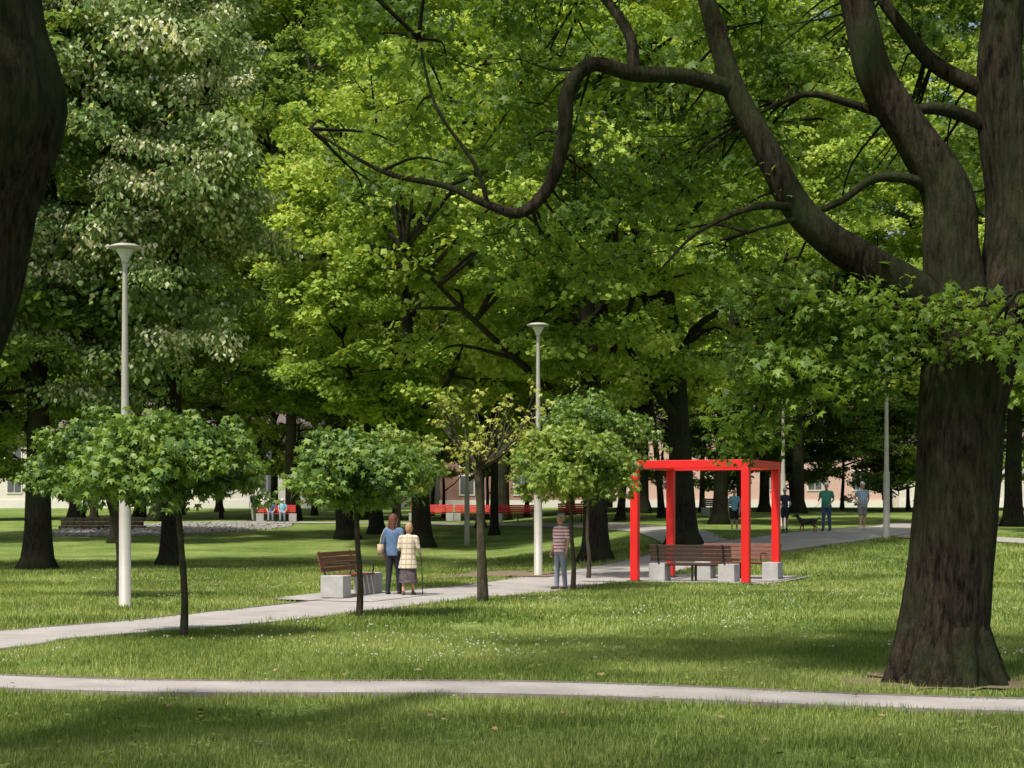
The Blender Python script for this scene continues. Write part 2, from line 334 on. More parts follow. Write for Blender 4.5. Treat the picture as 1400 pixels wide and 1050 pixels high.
# ------------------------------------------------------------------ trees
def tree(name,base,ht,r0,crown,seed,coll=None,nclump=70,lean=(0,0),bark=None,limbs=8,crad=(1.0,1.8),blossom=0,tfrac=.8,fork=.28):
    R=np.random.default_rng(seed); base=np.array(base,float)
    (ox,oy),(rx,ry),(z0,z1)=crown; cc=np.array([base[0]+ox,base[1]+oy,base[2]+(z0+z1)/2]); rz=(z1-z0)/2
    e=empty(name,base); g=G(); 
    k=9; t=np.linspace(0,1,k); P=np.stack([base[0]+lean[0]*t**1.3+R.normal(size=k).cumsum()*.12*t, base[1]+lean[1]*t+R.normal(size=k).cumsum()*.12*t, base[2]-.1+ht*tfrac*t],1)
    rad=r0*(1-t*.8); 
    P,rad=smooth(P,rad,4); hh=(P[:,2]-base[2]); rad=rad+r0*.55*np.exp(-hh/.35)
    g.add(*tube(P,rad,14,.05,seed)); skel=[P[len(P)//3:]]
    for i in range(limbs):
        f=fork+(.92-fork)*i/limbs; q=P[int(f*(len(P)-1))]; a=R.uniform(0,6.28)+i*2.4
        L=R.uniform(.55,.85); end=cc+np.array([math.cos(a)*rx*L,math.sin(a)*ry*L,rz*(-.45+1.3*i/limbs)])
        m1=q*.65+end*.35+np.array([0,0,-R.uniform(.0,.6)])+R.normal(size=3)*.3; m2=q*.3+end*.7+np.array([0,0,R.uniform(0,.9)])+R.normal(size=3)*.3
        pp,rr=smooth([q,m1,m2,end],[r0*.42*(1.1-f*.6),r0*.3*(1.1-f*.6),r0*.18,.03],5); g.add(*tube(pp,rr,8,.05,seed+i)); skel.append(pp[4:])
    S=np.concatenate(skel)
    allp=[];bp=[]
    for i in range(nclump):
        d=R.normal(size=3); d/=np.linalg.norm(d); q=d*R.uniform(.5,1)**.6; c=cc+q*np.array([rx,ry,rz])
        (bp if R.uniform()<blossom else allp).append(c)
        dd=np.linalg.norm(S-c,axis=1)+np.maximum(0,S[:,2]-c[2])*1.5; s0=S[np.argmin(dd)]
        if i%3<2:
            m=(s0+c)/2+R.normal(size=3)*.25+np.array([0,0,.2]); pp,rr=smooth([s0,m,c+R.normal(size=3)*.2],[.07,.045,.015],3); g.add(*tube(pp,rr,5))
    g.v=[v-base for v in g.v]
    g.obj('trunk_and_limbs',[bark or M_bark2],e)
    lo,hi=crad[0]/1.4,crad[1]/1.4
    if allp: scatter('foliage',np.array(allp)-base,coll or P_far,e,lo,hi,.25)
    if bp: scatter('blossom_foliage',np.array(bp)-base,P_limefl,e,lo,hi,.25)
    return e
T=tree
B=spot
T('lime_tree',B(232,775),21,.33,((-1.0,-3),(4.6,4.2),(4.0,21)),1,P_lime,nclump=140,blossom=.5,lean=(.5,0))
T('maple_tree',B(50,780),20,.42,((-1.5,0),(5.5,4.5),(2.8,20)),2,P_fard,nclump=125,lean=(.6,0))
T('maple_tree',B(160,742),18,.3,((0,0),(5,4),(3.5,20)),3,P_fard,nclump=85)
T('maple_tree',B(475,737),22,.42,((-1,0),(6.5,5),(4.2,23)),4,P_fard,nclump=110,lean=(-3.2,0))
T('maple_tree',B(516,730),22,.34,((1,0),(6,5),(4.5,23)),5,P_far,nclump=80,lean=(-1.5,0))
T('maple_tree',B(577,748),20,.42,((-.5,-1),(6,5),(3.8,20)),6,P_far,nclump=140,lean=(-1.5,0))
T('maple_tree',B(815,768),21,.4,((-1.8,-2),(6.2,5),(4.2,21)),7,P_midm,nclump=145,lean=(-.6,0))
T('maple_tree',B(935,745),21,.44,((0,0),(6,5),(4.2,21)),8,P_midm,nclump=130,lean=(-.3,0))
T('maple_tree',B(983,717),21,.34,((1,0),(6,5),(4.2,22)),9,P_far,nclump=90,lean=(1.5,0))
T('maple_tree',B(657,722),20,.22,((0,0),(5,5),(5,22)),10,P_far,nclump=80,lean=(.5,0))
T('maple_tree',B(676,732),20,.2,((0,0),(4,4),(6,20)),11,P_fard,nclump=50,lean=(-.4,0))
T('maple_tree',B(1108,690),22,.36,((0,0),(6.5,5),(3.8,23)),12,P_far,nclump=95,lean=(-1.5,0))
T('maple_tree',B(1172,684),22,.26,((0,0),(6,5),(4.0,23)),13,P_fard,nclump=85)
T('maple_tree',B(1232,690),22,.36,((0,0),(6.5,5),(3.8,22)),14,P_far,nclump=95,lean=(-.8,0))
T('maple_tree',B(1385,720),21,.4,((0,0),(6.5,5),(3.4,21)),16,P_far,nclump=110)
T('maple_tree',B(375,698),24,.3,((0,0),(6.5,5),(4,30)),17,P_fard,nclump=130)
T('maple_tree',B(300,700),24,.26,((0,0),(6,5),(4,30)),18,P_far,nclump=115)
T('maple_tree',B(880,702),24,.3,((0,0),(6,5),(4.0,26)),19,P_fard,nclump=85)
T('maple_tree',B(1045,700),24,.3,((0,0),(6,5),(3.8,26)),20,P_far,nclump=90)
T('maple_tree',B(-60,740),22,.4,((0,0),(6,5),(3,23)),21,P_fard,nclump=90)
T('maple_tree',B(780,704),26,.26,((0,0),(6,5),(4.5,27)),22,P_far,nclump=80)
T('maple_tree',B(190,706),26,.3,((0,0),(6,5),(4,29)),23,P_fard,nclump=100)
T('maple_tree',B(1480,735),21,.4,((0,0),(6,5),(4,21)),24,P_fard,nclump=80)
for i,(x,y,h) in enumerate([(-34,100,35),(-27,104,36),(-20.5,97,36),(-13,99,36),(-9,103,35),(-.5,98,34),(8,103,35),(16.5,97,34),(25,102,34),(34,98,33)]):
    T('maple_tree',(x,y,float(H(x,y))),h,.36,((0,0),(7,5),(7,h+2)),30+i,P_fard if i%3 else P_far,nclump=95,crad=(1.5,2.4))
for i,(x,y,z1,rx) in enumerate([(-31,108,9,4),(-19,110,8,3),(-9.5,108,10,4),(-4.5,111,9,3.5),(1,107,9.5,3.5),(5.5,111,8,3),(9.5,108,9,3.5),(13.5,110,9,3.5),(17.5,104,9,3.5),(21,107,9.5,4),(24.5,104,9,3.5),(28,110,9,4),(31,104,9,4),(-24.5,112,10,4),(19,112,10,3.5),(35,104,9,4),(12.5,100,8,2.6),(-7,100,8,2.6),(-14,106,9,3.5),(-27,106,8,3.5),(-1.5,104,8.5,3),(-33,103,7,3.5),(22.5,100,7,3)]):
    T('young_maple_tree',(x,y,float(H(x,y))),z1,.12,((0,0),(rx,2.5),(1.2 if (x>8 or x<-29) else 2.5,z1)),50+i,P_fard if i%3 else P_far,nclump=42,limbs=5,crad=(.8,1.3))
for i,(u,v,r) in enumerate([(545,712,.16),(720,706,.14),(848,712,.2),(905,708,.18),(1012,706,.2),(1140,690,.15),(1205,688,.15),(430,705,.2),(1262,697,.22),(1330,712,.25),(128,712,.22),(590,705,.15),(1085,697,.2),(960,700,.16),(250,704,.15),(410,712,.13)]):
    T('slender_maple_tree',B(u,v),19,r,((0,0),(3,3),(6,19)),80+i,P_fard,nclump=24,limbs=5,lean=((i%3-1)*1.6,0))
q=[]
for i in range(1300): q.append((rng.uniform(-90,95),rng.uniform(156,174),rng.uniform(5,54)))
scatter('distant_tree_belt',np.array(q),P_fard,None,2.2,3.4)
q=[]
for u in list(range(960,1400,12))+list(range(10,120,12))+list(range(560,700,18)): q.append(spot(u,691+rng.normal()*2)+[0,0,.45])
scatter('shrub_border',np.array(q),P_far,None,.45,.75)
# ---- big foreground maple
def big():
    e=empty('large_maple_tree',BT); g=G()
    def L(pts,rads,sides=16,ridge=.05,per=6,seed=0):
        P=np.array([[p[0],p[2] if len(p)>2 else 0,p[1]] for p in pts],float); pp,rr=smooth(P,rads,per); g.add(*tube(pp,rr,sides,ridge,seed)); return pp
    tk=L([(-.02,-.15),(-.02,.1),(.0,.45),(.07,1.1),(.15,2.1),(.2,2.9),(.28,3.5),(.3,3.9)],[.68,.56,.49,.45,.44,.46,.5,.38],72,.06,16)
    for a in (-2.9,-2.2,-1.4,-.7,0.1,1.2,2.3):
        c,s=math.cos(a),math.sin(a); L([(c*.32,.55,s*.32),(c*.5,.15,s*.46),(c*.72,-.08,s*.66)],[.19,.16,.06],12,.06,5,a)
    A=L([(.25,3.3),(-.05,3.8),(-.35,4.2,-.1),(-.85,4.5,-.2),(-1.3,4.75,-.3),(-1.65,5.1,-.3),(-2.0,5.8,-.2),(-2.3,6.4,-.1),(-2.45,6.95),(-2.65,7.6),(-3.1,9,.5)],[.34,.3,.25,.2,.18,.165,.14,.125,.11,.09,.05],20)
    A1=L([(-2.3,6.4,-.1),(-2.85,6.5,-.3),(-3.4,6.5,-.4),(-3.85,6.6,-.4),(-4.1,6.3,-.5),(-4.15,5.8,-.5),(-4.3,5.3,-.5),(-4.6,5.0,-.5),(-4.95,5.08,-.5),(-5.4,5.3,-.4),(-6.1,5.5,-.2),(-6.9,6.0,0)],[.1,.085,.085,.08,.08,.075,.07,.06,.045,.035,.025,.012],10,.08)
    A2=L([(-3.4,6.5,-.4),(-3.45,6.95,-.3),(-3.75,7.5,0),(-4.4,8.4,.3)],[.07,.06,.05,.03],8)
    A3=L([(-4.95,5.08,-.5),(-5.1,5.5,-.6),(-5.5,6.1,-.6),(-5.7,6.9,-.3)],[.03,.025,.02,.012],6)
    Bm=L([(.28,3.4),(.15,4.1),(.08,4.7),(.03,5.3),(-.35,5.95),(-.75,6.6),(-.95,7.4),(-1.4,9),(-2,11)],[.42,.34,.3,.27,.22,.2,.17,.13,.05],24,.06)
    C=L([(.35,3.4),(.6,4.0,.1),(.78,4.6,.15),(.8,5.3,.2),(.68,6.3,.2),(.72,7.4,.2),(1.1,9.5,.3),(1.6,12,.3)],[.42,.34,.31,.29,.26,.22,.15,.05],24,.06)
    D=L([(.68,6.0,.2),(.25,6.2,.2),(-.15,6.25,.1),(-.5,6.15,.1),(-1,6.3,.1),(-1.5,6.4,.1),(-2.1,6.15,.1)],[.09,.08,.065,.055,.045,.035,.015],8)
    E=L([(.05,4.95),(-.12,5.25),(-.35,5.42,-.1),(-.8,5.42,-.2),(-1.2,5.15,-.3),(-1.7,4.95,-.4),(-2.2,4.8,-.5)],[.08,.07,.06,.05,.04,.03,.01],8)
    F=L([(.7,6.4,.2),(.3,6.6,.3),(-.1,6.9,.4),(-.6,7.6,.5)],[.12,.1,.09,.06],8)
    H1=L([(-.9,4.5,-.2),(-1.3,4.3,.2),(-1.7,3.9,.4),(-1.9,3.3,.5)],[.05,.035,.025,.01],6)
    H2=L([(-1.65,5.1,-.3),(-2.2,5.0,-.8),(-2.8,4.7,-1),(-3.2,4.3,-1)],[.05,.035,.02,.01],6)
    H3=L([(.6,3.9),(.9,4.2,-.6),(.5,4.1,-1.0)],[.07,.05,.02],6)
    O=[L([(-.95+i*.4,7.4+i*.3),( -1+math.cos(i)*3,9.3,math.sin(i*1.7)*3),(math.cos(i*1.1)*6-1,10.5,math.sin(i*1.7)*5.5)],[.12,.08,.03],8) for i in range(7)]
    S=np.concatenate([A,A1,A2,A3,Bm[10:],C[10:],D,E,F,H1,H2,H3]+O); R=np.random.default_rng(5)
    pts=[];ov=[]
    def cl(x,z,y,r,far=False):
        c=np.array([x,y,z]); (ov if far else pts).append(c)
        s0=S[np.argmin(np.linalg.norm(S-c,axis=1))]; pp,rr=smooth([s0,(s0+c)/2+R.normal(size=3)*.1,c],[.022,.014,.006],3); g.add(*tube(pp,rr,4))
        if far: return
        for k in range(4):
            q=c+R.normal(size=3)*np.array([.25,.25,.12]); g.add(*tube([c,(c+q)/2+R.normal(size=3)*.04,q],[.008,.006,.003],4))
    U=R.uniform
    for i in range(56): cl(U(-6.8,-1.5),U(5.5,7.7),U(-.3,2.4),0)
    for i in range(12): cl(U(-4.8,-2),U(4.6,5.6),U(-.2,1.5),0)
    for i in range(26): cl(U(-2.1,-.5),U(3.0,4.3),U(-.4,1.0),0)
    for i in range(6): cl(U(-2.2,-1.9),U(2.5,3.3),U(0,.6),0)
    for i in range(7): cl(U(-1.2,1),U(3.5,4.05),U(-1.0,-.5),0)
    for i in range(28): cl(U(-2.3,1.2),U(5.4,7.8),U(.8,3.2),0)
    for i in range(85):  # unseen upper crown, thinned and shifted to set the shade on the lawn
        a=U(0,6.28); q=math.sqrt(U()); cl(-1+math.cos(a)*q*8,U(8.2,12.5),-2.4+math.sin(a)*q*6,0,True)
    g.obj('trunk_and_limbs',[M_bark],e); scatter('foliage',np.array(pts),P_near,e,.7,1.25,.4); scatter('upper_shade_foliage',np.array(ov),P_over,e,.8,1.3,.4)
big()
def left_tree():
    b=np.array([-5.0,12.2,0]); e=empty('old_maple_tree',b); g=G(); R=np.random.default_rng(8)
    P,r=smooth([[0,0,-.1],[.02,0,.5],[.25,0,1.8],[.65,0,2.6],[1.0,0,3.3],[1.18,0,4.1],[1.33,0,4.8],[1.25,0,5.4],[1.2,0,6.5],[1.3,.5,9]],[.7,.5,.42,.38,.37,.37,.44,.36,.33,.15],10); g.add(*tube(P,r,48,.055,2))
    P,r=smooth([[.5,0,2.8],[.0,0,4],[-.6,.3,6],[-1.5,1,9]],[.3,.28,.22,.1],6); g.add(*tube(P,r,20,.05,2))
    S=P[8:]; pts=[]
    for i in range(125):  # unseen canopy added forward of the trunk to shade the foreground
        a=R.uniform(0,6.28); q=math.sqrt(R.uniform()); c=np.array([3+math.cos(a)*q*9,-5.6+math.sin(a)*q*4.6,R.uniform(8.0,12.0)]); pts.append(c)
        if i%3==0:
            s0=S[np.argmin(np.linalg.norm(S-c,axis=1))]; g.add(*tube([s0,(s0+c)/2,c],[.06,.04,.01],5))
    g.obj('trunk_and_limbs',[M_bark],e); scatter('foliage',np.array(pts),P_over,e,.8,1.3,.4)
left_tree()
# ---- globe maples
def globe(name,base,off,rx,z0,z1,seed,n=520,r=.045,coll=None,lean=0,trunk=None):
    R=np.random.default_rng(seed); base=np.array(base,float); e=empty(name,base); g=G(); rz=(z1-z0)*.62; cz=z1-rz
    top=np.array([off*.5,0,z0+.3]); P,rr=smooth([[0,0,-.05],[.02+lean*.3,0,.6],[-.03+lean*.6,.02,1.3],top],[r*1.5,r*1.1,r,r*.95],5); g.add(*tube(P,rr,12,.05,seed))
    c=np.array([off,0,cz])
    for i in range(24):
        d=R.normal(size=3); d[2]=abs(d[2])*.8; d/=np.linalg.norm(d); q=c+d*np.array([rx,rx,rz])*.8; m=(top+q)/2+np.array([0,0,.08])
        pp,r2=smooth([top,m,q],[r*.45,r*.3,.006],3); g.add(*tube(pp,r2,5))
    g.obj('trunk_and_limbs',[trunk or M_barkthin],e)
    pts=[]
    ns=26+int(rx*14)
    for i in range(ns):
        d=R.normal(size=3); d/=np.linalg.norm(d); d[2]=d[2] if d[2]>-.25 else -d[2]*.6
        q=c+d*np.array([rx,rx,rz])*R.uniform(.72,1.02); k=n//ns
        w=R.normal(size=(k,3))*np.array([.2,.2,.09])*rx; w[:,2]-=np.hypot(w[:,0],w[:,1])*.35
        pts.append(q+w)
    d=R.normal(size=(n//4,3)); d/=np.linalg.norm(d,axis=1)[:,None]; d[:,2]=np.where(d[:,2]<0,d[:,2]*.55,d[:,2]); pts.append(c+d*np.array([rx,rx,rz])*.72)
    scatter('foliage',np.concatenate(pts),coll or P_globe,e,.75,1.25,.4)
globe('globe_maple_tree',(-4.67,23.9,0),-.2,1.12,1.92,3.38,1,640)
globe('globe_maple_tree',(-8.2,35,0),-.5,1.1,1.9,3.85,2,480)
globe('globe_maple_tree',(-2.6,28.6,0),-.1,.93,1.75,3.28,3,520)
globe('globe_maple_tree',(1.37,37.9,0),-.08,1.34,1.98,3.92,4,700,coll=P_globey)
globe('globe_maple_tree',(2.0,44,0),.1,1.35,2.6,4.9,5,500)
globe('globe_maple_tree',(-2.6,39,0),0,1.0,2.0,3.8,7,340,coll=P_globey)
def sparse():
    b=np.array([-.57,32.8,0]); e=empty('damaged_maple_tree',b); g=G(); R=np.random.default_rng(4)
    P,r=smooth([[0,0,-.05],[-.02,0,1],[-.05,0,2],[-.1,0,2.75]],[.12,.085,.08,.085],5); g.add(*tube(P,r,12,.08,1)); pts=[]
    for i in range(18):
        a=i*2.4; q=np.array([math.cos(a)*R.uniform(.5,1.05),math.sin(a)*R.uniform(.5,1),3.0+R.uniform(-.1,.95)]); m=np.array([q[0]*.5,q[1]*.5,2.75+(q[2]-2.75)*.3])
        pp,rr=smooth([[-.1,0,2.6],m,q],[.04,.025,.007],4); g.add(*tube(pp,rr,6))
        for k in range(3):
            w=q+R.normal(size=3)*.22; g.add(*tube([pp[-4],(pp[-4]+w)/2+.03,w],[.01,.008,.004],4)); pts.append(w)
    g.obj('trunk_and_limbs',[M_barkthin],e); scatter('foliage',np.array(pts),P_yel,e)
sparse()
# ------------------------------------------------------------------ grass
def gpts(y0,y1,dens):
    n=int(dens*(y1-y0)*(y1*.72)); y=rng.uniform(y0,y1,n); x=rng.uniform(-.36,.36,n)*y1; k=np.abs(x)<y*.33+1.5; return x[k],y[k]
def obst(x,y):
    def inrot(c,hx,hy):
        dx=(x-c[0])*pn[0]+(y-c[1])*pn[1]; dy=(x-c[0])*pd[0]+(y-c[1])*pd[1]; return np.maximum(abs(dx)-hx,abs(dy)-hy)
    return np.minimum.reduce([cleard(x,y),inrot(PC+pd*.5-pn*.4,2.45,2.35),inrot((-3.2,35.2),1.25,1.75),np.hypot(x-BT[0],y-BT[1])-.8,np.hypot(x-SOIL[0],(y-SOIL[1])*.75)-1.2])
def gs(name,x,y,coll,lo,hi): scatter(name,np.column_stack([x,y,H(x,y)]),coll,None,lo,hi,.02)
x,y=gpts(10.8,26,24); d=obst(x,y); k=(d>.1)&(d<.62); gs('grass',x[k],y[k],P_g1,.6,1.5)
x,y=gpts(10.8,26,3.8); d=obst(x,y); k=d>.55; gs('grass',x[k],y[k],P_g1b,.8,1.25)
x,y=gpts(26,44,7.5); d=obst(x,y); k=(d>.15)&(d<1.0); gs('grass',x[k],y[k],P_g2,.6,1.4)
x,y=gpts(26,44,1.2); d=obst(x,y); k=d>.95; gs('grass',x[k],y[k],P_g2b,.8,1.2)
x,y=gpts(44,58,5); d=obst(x,y); k=d>.2; gs('grass',x[k],y[k],P_g2,.8,1.5)
n=2000; y=rng.uniform(20,62,n); x=rng.uniform(-.34,.34,n)*y; k=(np.sin(x*.9+2)*np.sin(y*.35+1)+rng.normal(size=n)*.4>.1)&(obst(x,y)>.25); x=x[k];y=y[k]
gs('clover_flowers',x,y,P_gf,.7,1.4)
n=2200; y=rng.uniform(11.5,45,n); x=rng.uniform(-.34,.34,n)*y; k=(np.sin(x*.6-2)*np.sin(y*.5+1)+rng.normal(size=n)*.5>.1)&(obst(x,y)>.2); x=x[k];y=y[k]
scatter('broadleaf_weeds',np.column_stack([x,y,H(x,y)+.03]),P_weed,None,.7,1.5,.2)
g=G(); base=np.array([[math.cos(math.radians(a))*q,math.sin(math.radians(a))*q,0] for a,q in NEARL])
for i in range(30):
    y=rng.uniform(12.3,19); x=rng.uniform(-.3,.3)*y
    b=base*rng.uniform(.04,.08)@rotz(rng.uniform(0,6)).T@rotx(rng.uniform(-.5,.5)).T; b[:,2]+=.065+float(H(x,y)); b[:,0]+=x;b[:,1]+=y; g.add(b,[tuple(range(10))])
g.obj('fallen_leaves',[pmat('dry_leaf',(.34,.24,.1),(.22,.15,.06),30)],smooth=False)
# ------------------------------------------------------------------ lamps
def lamp(p):
    e=empty('street_lamp',p)
    g=G(); g.add(*lathe([(.15,-.02),(.15,.02),(.112,.03),(.108,2.2),(.085,2.3),(.045,6.3),(.05,6.45)],20)); g.obj('pole',[M_lamp],e,True)
    g=G(); g.add(*lathe([(.05,6.44),(.07,6.5),(.16,6.66),(.17,6.69)],24)); g.obj('lantern_cone',[M_glass],e)
    g=G(); g.add(*lathe([(.17,6.692),(.3,6.70),(.31,6.73),(.2,6.775),(.03,6.79)],28)); g.obj('lantern_cap',[M_lamp],e)
lamp((-7.2,31.3,0)); lamp((.7,45,float(H(.7,45)))); lamp((12.8,57.5,float(H(12.8,57.5)))); lamp((11.6,72,float(H(11.6,72)))); lamp((-1.9,71,float(H(-1.9,71))))
# ------------------------------------------------------------------ benches
def bench(p,yaw,L=2.1,wood=None,name='park_bench'):
    wood=wood or M_wood; e=empty(name,(p[0],p[1],float(H(p[0],p[1]))+.035),yaw)
    for s in(-1,1):
        g=G(); g.add(*box((s*(L/2-.2),0,.225),(.42,.5,.45))); g.obj('concrete_block',[M_conc],e,False,bevel=.012)
    g=G()
    for i in range(5): g.add(*box((0,-.2+i*.1,.44),(L-.83,.085,.04)))
    g.obj('seat',[wood],e,False,bevel=.005)
    g=G()
    R=rotx(-.22)
    for i in range(4):
        g.add(*box((0,.27+i*.026,.56+i*.105),(L-.1,.03,.09),R))
    g.obj('backrest',[wood],e,False,bevel=.005)
    g=G()
    for s in(-1,1):
        g.add(*tube(*smooth([[s*(L/2-.25),.22,.42],[s*(L/2-.25),.3,.55],[s*(L/2-.25),.41,.93]],[.02,.02,.02],3),6))
        g.add(*box((s*(L/2-.25),.2,.455),(.05,.1,.012)))
        g.add(*tube(*smooth([[s*(L/2-.45),-.2,.42],[s*(L/2-.45),-.22,.66],[s*(L/2-.45),.1,.68],[s*(L/2-.45),.32,.66]],.015,4),6))
    g.add(*box((0,0,.405),(L-.84,.05,.03))); g.add(*box((0,-.15,.2),(.05,.04,.4))); g.add(*box((0,.15,.2),(.05,.04,.4)))
    g.obj('frame',[M_metal],e,False)
by=math.atan2(pd[1],pd[0])
bench((-3.35,35.3),by+.1)
bench(PC-pd*.75-pn*.1,pyaw+math.pi,2.2,M_wooddark)
bench(PC+pd*1.35+pn*.45,pyaw,2.2,M_wood)
for u,v in((590,713),(650,713),(708,714),(795,714)):
    s=spot(u,v); bench(s,-.03,2.5,M_redwood,'red_park_bench')
s=spot(378,714); BSE=s
bench(s,.1,2.2,M_redwood)
s=spot(985,706); bench(s,0,2.0,M_wooddark)
# ------------------------------------------------------------------ pergola
e=empty('red_pergola_frame',(PC[0],PC[1],.05),pyaw); h=PS/2; w=.195; hh=3.0
for k,(sx,sy) in enumerate(((-1,-1),(1,-1),(1,1),(-1,1))):
    g=G(); g.add(*box((sx*h,sy*h,(hh-w)/2),(w,w,hh-w-.004))); g.obj('post_%d'%(k+1),[M_red],e,False,bevel=.008)
    g=G(); g.add(*box((sx*h,sy*h,.008),(w+.14,w+.14,.016))); g.obj('foot_plate_%d'%(k+1),[M_metal],e,False)
for k,sy in enumerate((-1,1)):
    g=G(); g.add(*box((0,sy*h,hh-w/2),(PS+w,w,w))); g.obj('beam_%d'%(k+1),[M_red],e,False,bevel=.008)
for k,sx in enumerate((-1,1)):
    g=G(); g.add(*box((sx*h,0,hh-w/2),(w,PS-w-.006,w))); g.obj('beam_%d'%(k+3),[M_red],e,False,bevel=.008)
# ------------------------------------------------------------------ rubble bed & retaining wall
pr=[]
for i in range(3):
    r=np.random.default_rng(i); v,f=ball((0,0,0),.13,8,6); v=v*(1+r.normal(size=v.shape)*.12); v[:,2]*=.5; gg=G(); gg.add(v,f); pr.append(gg)
P_rock=proto('rocks',pr,[M_stone])
q=[]
for i in range(3000):
    u=rng.uniform(60,400); v=rng.uniform(711,738); vc=724-(u-230)*.035
    if abs(v-vc)<8*math.sqrt(max(0,1-((u-230)/170)**2)): q.append(spot(u,v)+[0,0,.02])
scatter('cobble_bed',np.array(q),P_rock,None,.6,1.2,.4)
g=G(); s0=spot(80,724)
for r in range(3):
    x=s0[0]+rng.uniform(0,.2)
    while x<s0[0]+4.2:
        w_=rng.uniform(.25,.5); g.add(*box((x+w_/2,s0[1]+rng.normal()*.03,s0[2]+.1+r*.2),(w_-.015,.4,.19))); x+=w_
g.obj('stone_retaining_wall',[M_wall],None,False,bevel=.03)
# ------------------------------------------------------------------ buildings
M_pink=pmat('pink_render',(.62,.42,.36),(.56,.38,.33),.3,.9); M_cream=pmat('cream_render',(.68,.64,.58),(.6,.56,.5),.3,.9); M_brick=pmat('brick',(.34,.2,.16),(.28,.16,.13),2,.9)
M_win=pmat('window_glass',(.09,.1,.11),(.14,.15,.16),1,.1); M_white=pmat('white_frame',(.7,.68,.64),(.65,.63,.6),1,.6); M_roof=pmat('roof',(.14,.1,.09),(.1,.075,.07),2,.9)
def building(name,x0,x1,y,ht,floors,mat,base=1.6):
    e=empty(name,((x0+x1)/2,y,base)); W=x1-x0
    g=G(); g.add(*box((0,6,ht/2),(W,12,ht))); g.obj('walls',[mat],e,False)
    g=G(); g.add(*box((0,-.08,.45),(W+.1,.15,.9))); g.add(*box((0,-.1,ht-.2),(W+.3,.2,.25)));g.obj('plinth_and_cornice',[M_white],e,False)
    g=G(); v=[(-W/2-.4,-.5,ht+.004),(W/2+.4,-.5,ht+.004),(W/2+.4,12.5,ht+.004),(-W/2-.4,12.5,ht+.004),(-W/2+1,6,ht+3),(W/2-1,6,ht+3)]; g.add(v,[(0,1,5,4),(2,3,4,5),(1,2,5),(3,0,4),(3,2,1,0)]); g.obj('roof',[M_roof],e,False)
    g=G(); f2=G(); n=int(W/3.4); fh=(ht-1.2)/floors
    for i in range(n):
        for j in range(floors):
            x=-W/2+(i+.5)*W/n; z=1.0+fh*(j+.5); f2.add(*box((x,-.02,z),(1.3,.08,1.75))); g.add(*box((x-.29,-.05,z),(.52,.06,1.5))); g.add(*box((x+.29,-.05,z),(.52,.06,1.5)))
    g.obj('window_panes',[M_win],e,False); f2.obj('window_frames',[M_white],e,False)
building('cream_apartment_building',-46,-8,138,6.4,2,M_cream); building('pink_apartment_building',8.5,31,141,7.4,2,M_pink); building('brick_house',-6,7.5,140,5.8,2,M_brick); building('cream_apartment_building',32,62,139,5.6,2,M_cream)
# ------------------------------------------------------------------ people
SKIN=pmat('skin',(.55,.31,.21),(.48,.27,.18),8,.55); 
def cloth(name,c,c2=None,extra=None): return pmat(name,c,c2,14,.9,.3,60,extra=extra)
def stripes(freq,ca,cb,thr=.5):
    def f(nt,tc,col):
        s=N(nt,'ShaderNodeSeparateXYZ'); nt.links.new(tc.outputs['Object'],s.inputs[0])
        m=N(nt,'ShaderNodeMath',operation='MULTIPLY'); nt.links.new(s.outputs[2],m.inputs[0]); m.inputs[1].default_value=freq
        fr=N(nt,'ShaderNodeMath',operation='FRACT'); nt.links.new(m.outputs[0],fr.inputs[0])
        gt=N(nt,'ShaderNodeMath',operation='GREATER_THAN'); nt.links.new(fr.outputs[0],gt.inputs[0]); gt.inputs[1].default_value=thr
        return mix(nt,gt.outputs[0],ca,cb)
    return f
def plaid(ca,cb,fx=9,fz=9):
    def f(nt,tc,col):
        s=N(nt,'ShaderNodeSeparateXYZ'); nt.links.new(tc.outputs['Object'],s.inputs[0]); o=[]
        for k,fq in((0,fx),(2,fz)):
            m=N(nt,'ShaderNodeMath',operation='MULTIPLY'); nt.links.new(s.outputs[k],m.inputs[0]); m.inputs[1].default_value=fq
            fr=N(nt,'ShaderNodeMath',operation='FRACT'); nt.links.new(m.outputs[0],fr.inputs[0])
            gt=N(nt,'ShaderNodeMath',operation='GREATER_THAN'); nt.links.new(fr.outputs[0],gt.inputs[0]); gt.inputs[1].default_value=.75; o.append(gt.outputs[0])
        c=mix(nt,o[0],ca,cb); h=tuple(x*.8 for x in cb); return mix(nt,o[1],c,h)
    return f
M_eye=pmat('eye_white',(.7,.7,.68)); M_iris=pmat('iris',(.03,.02,.02)); M_lip=pmat('lips',(.35,.12,.1))
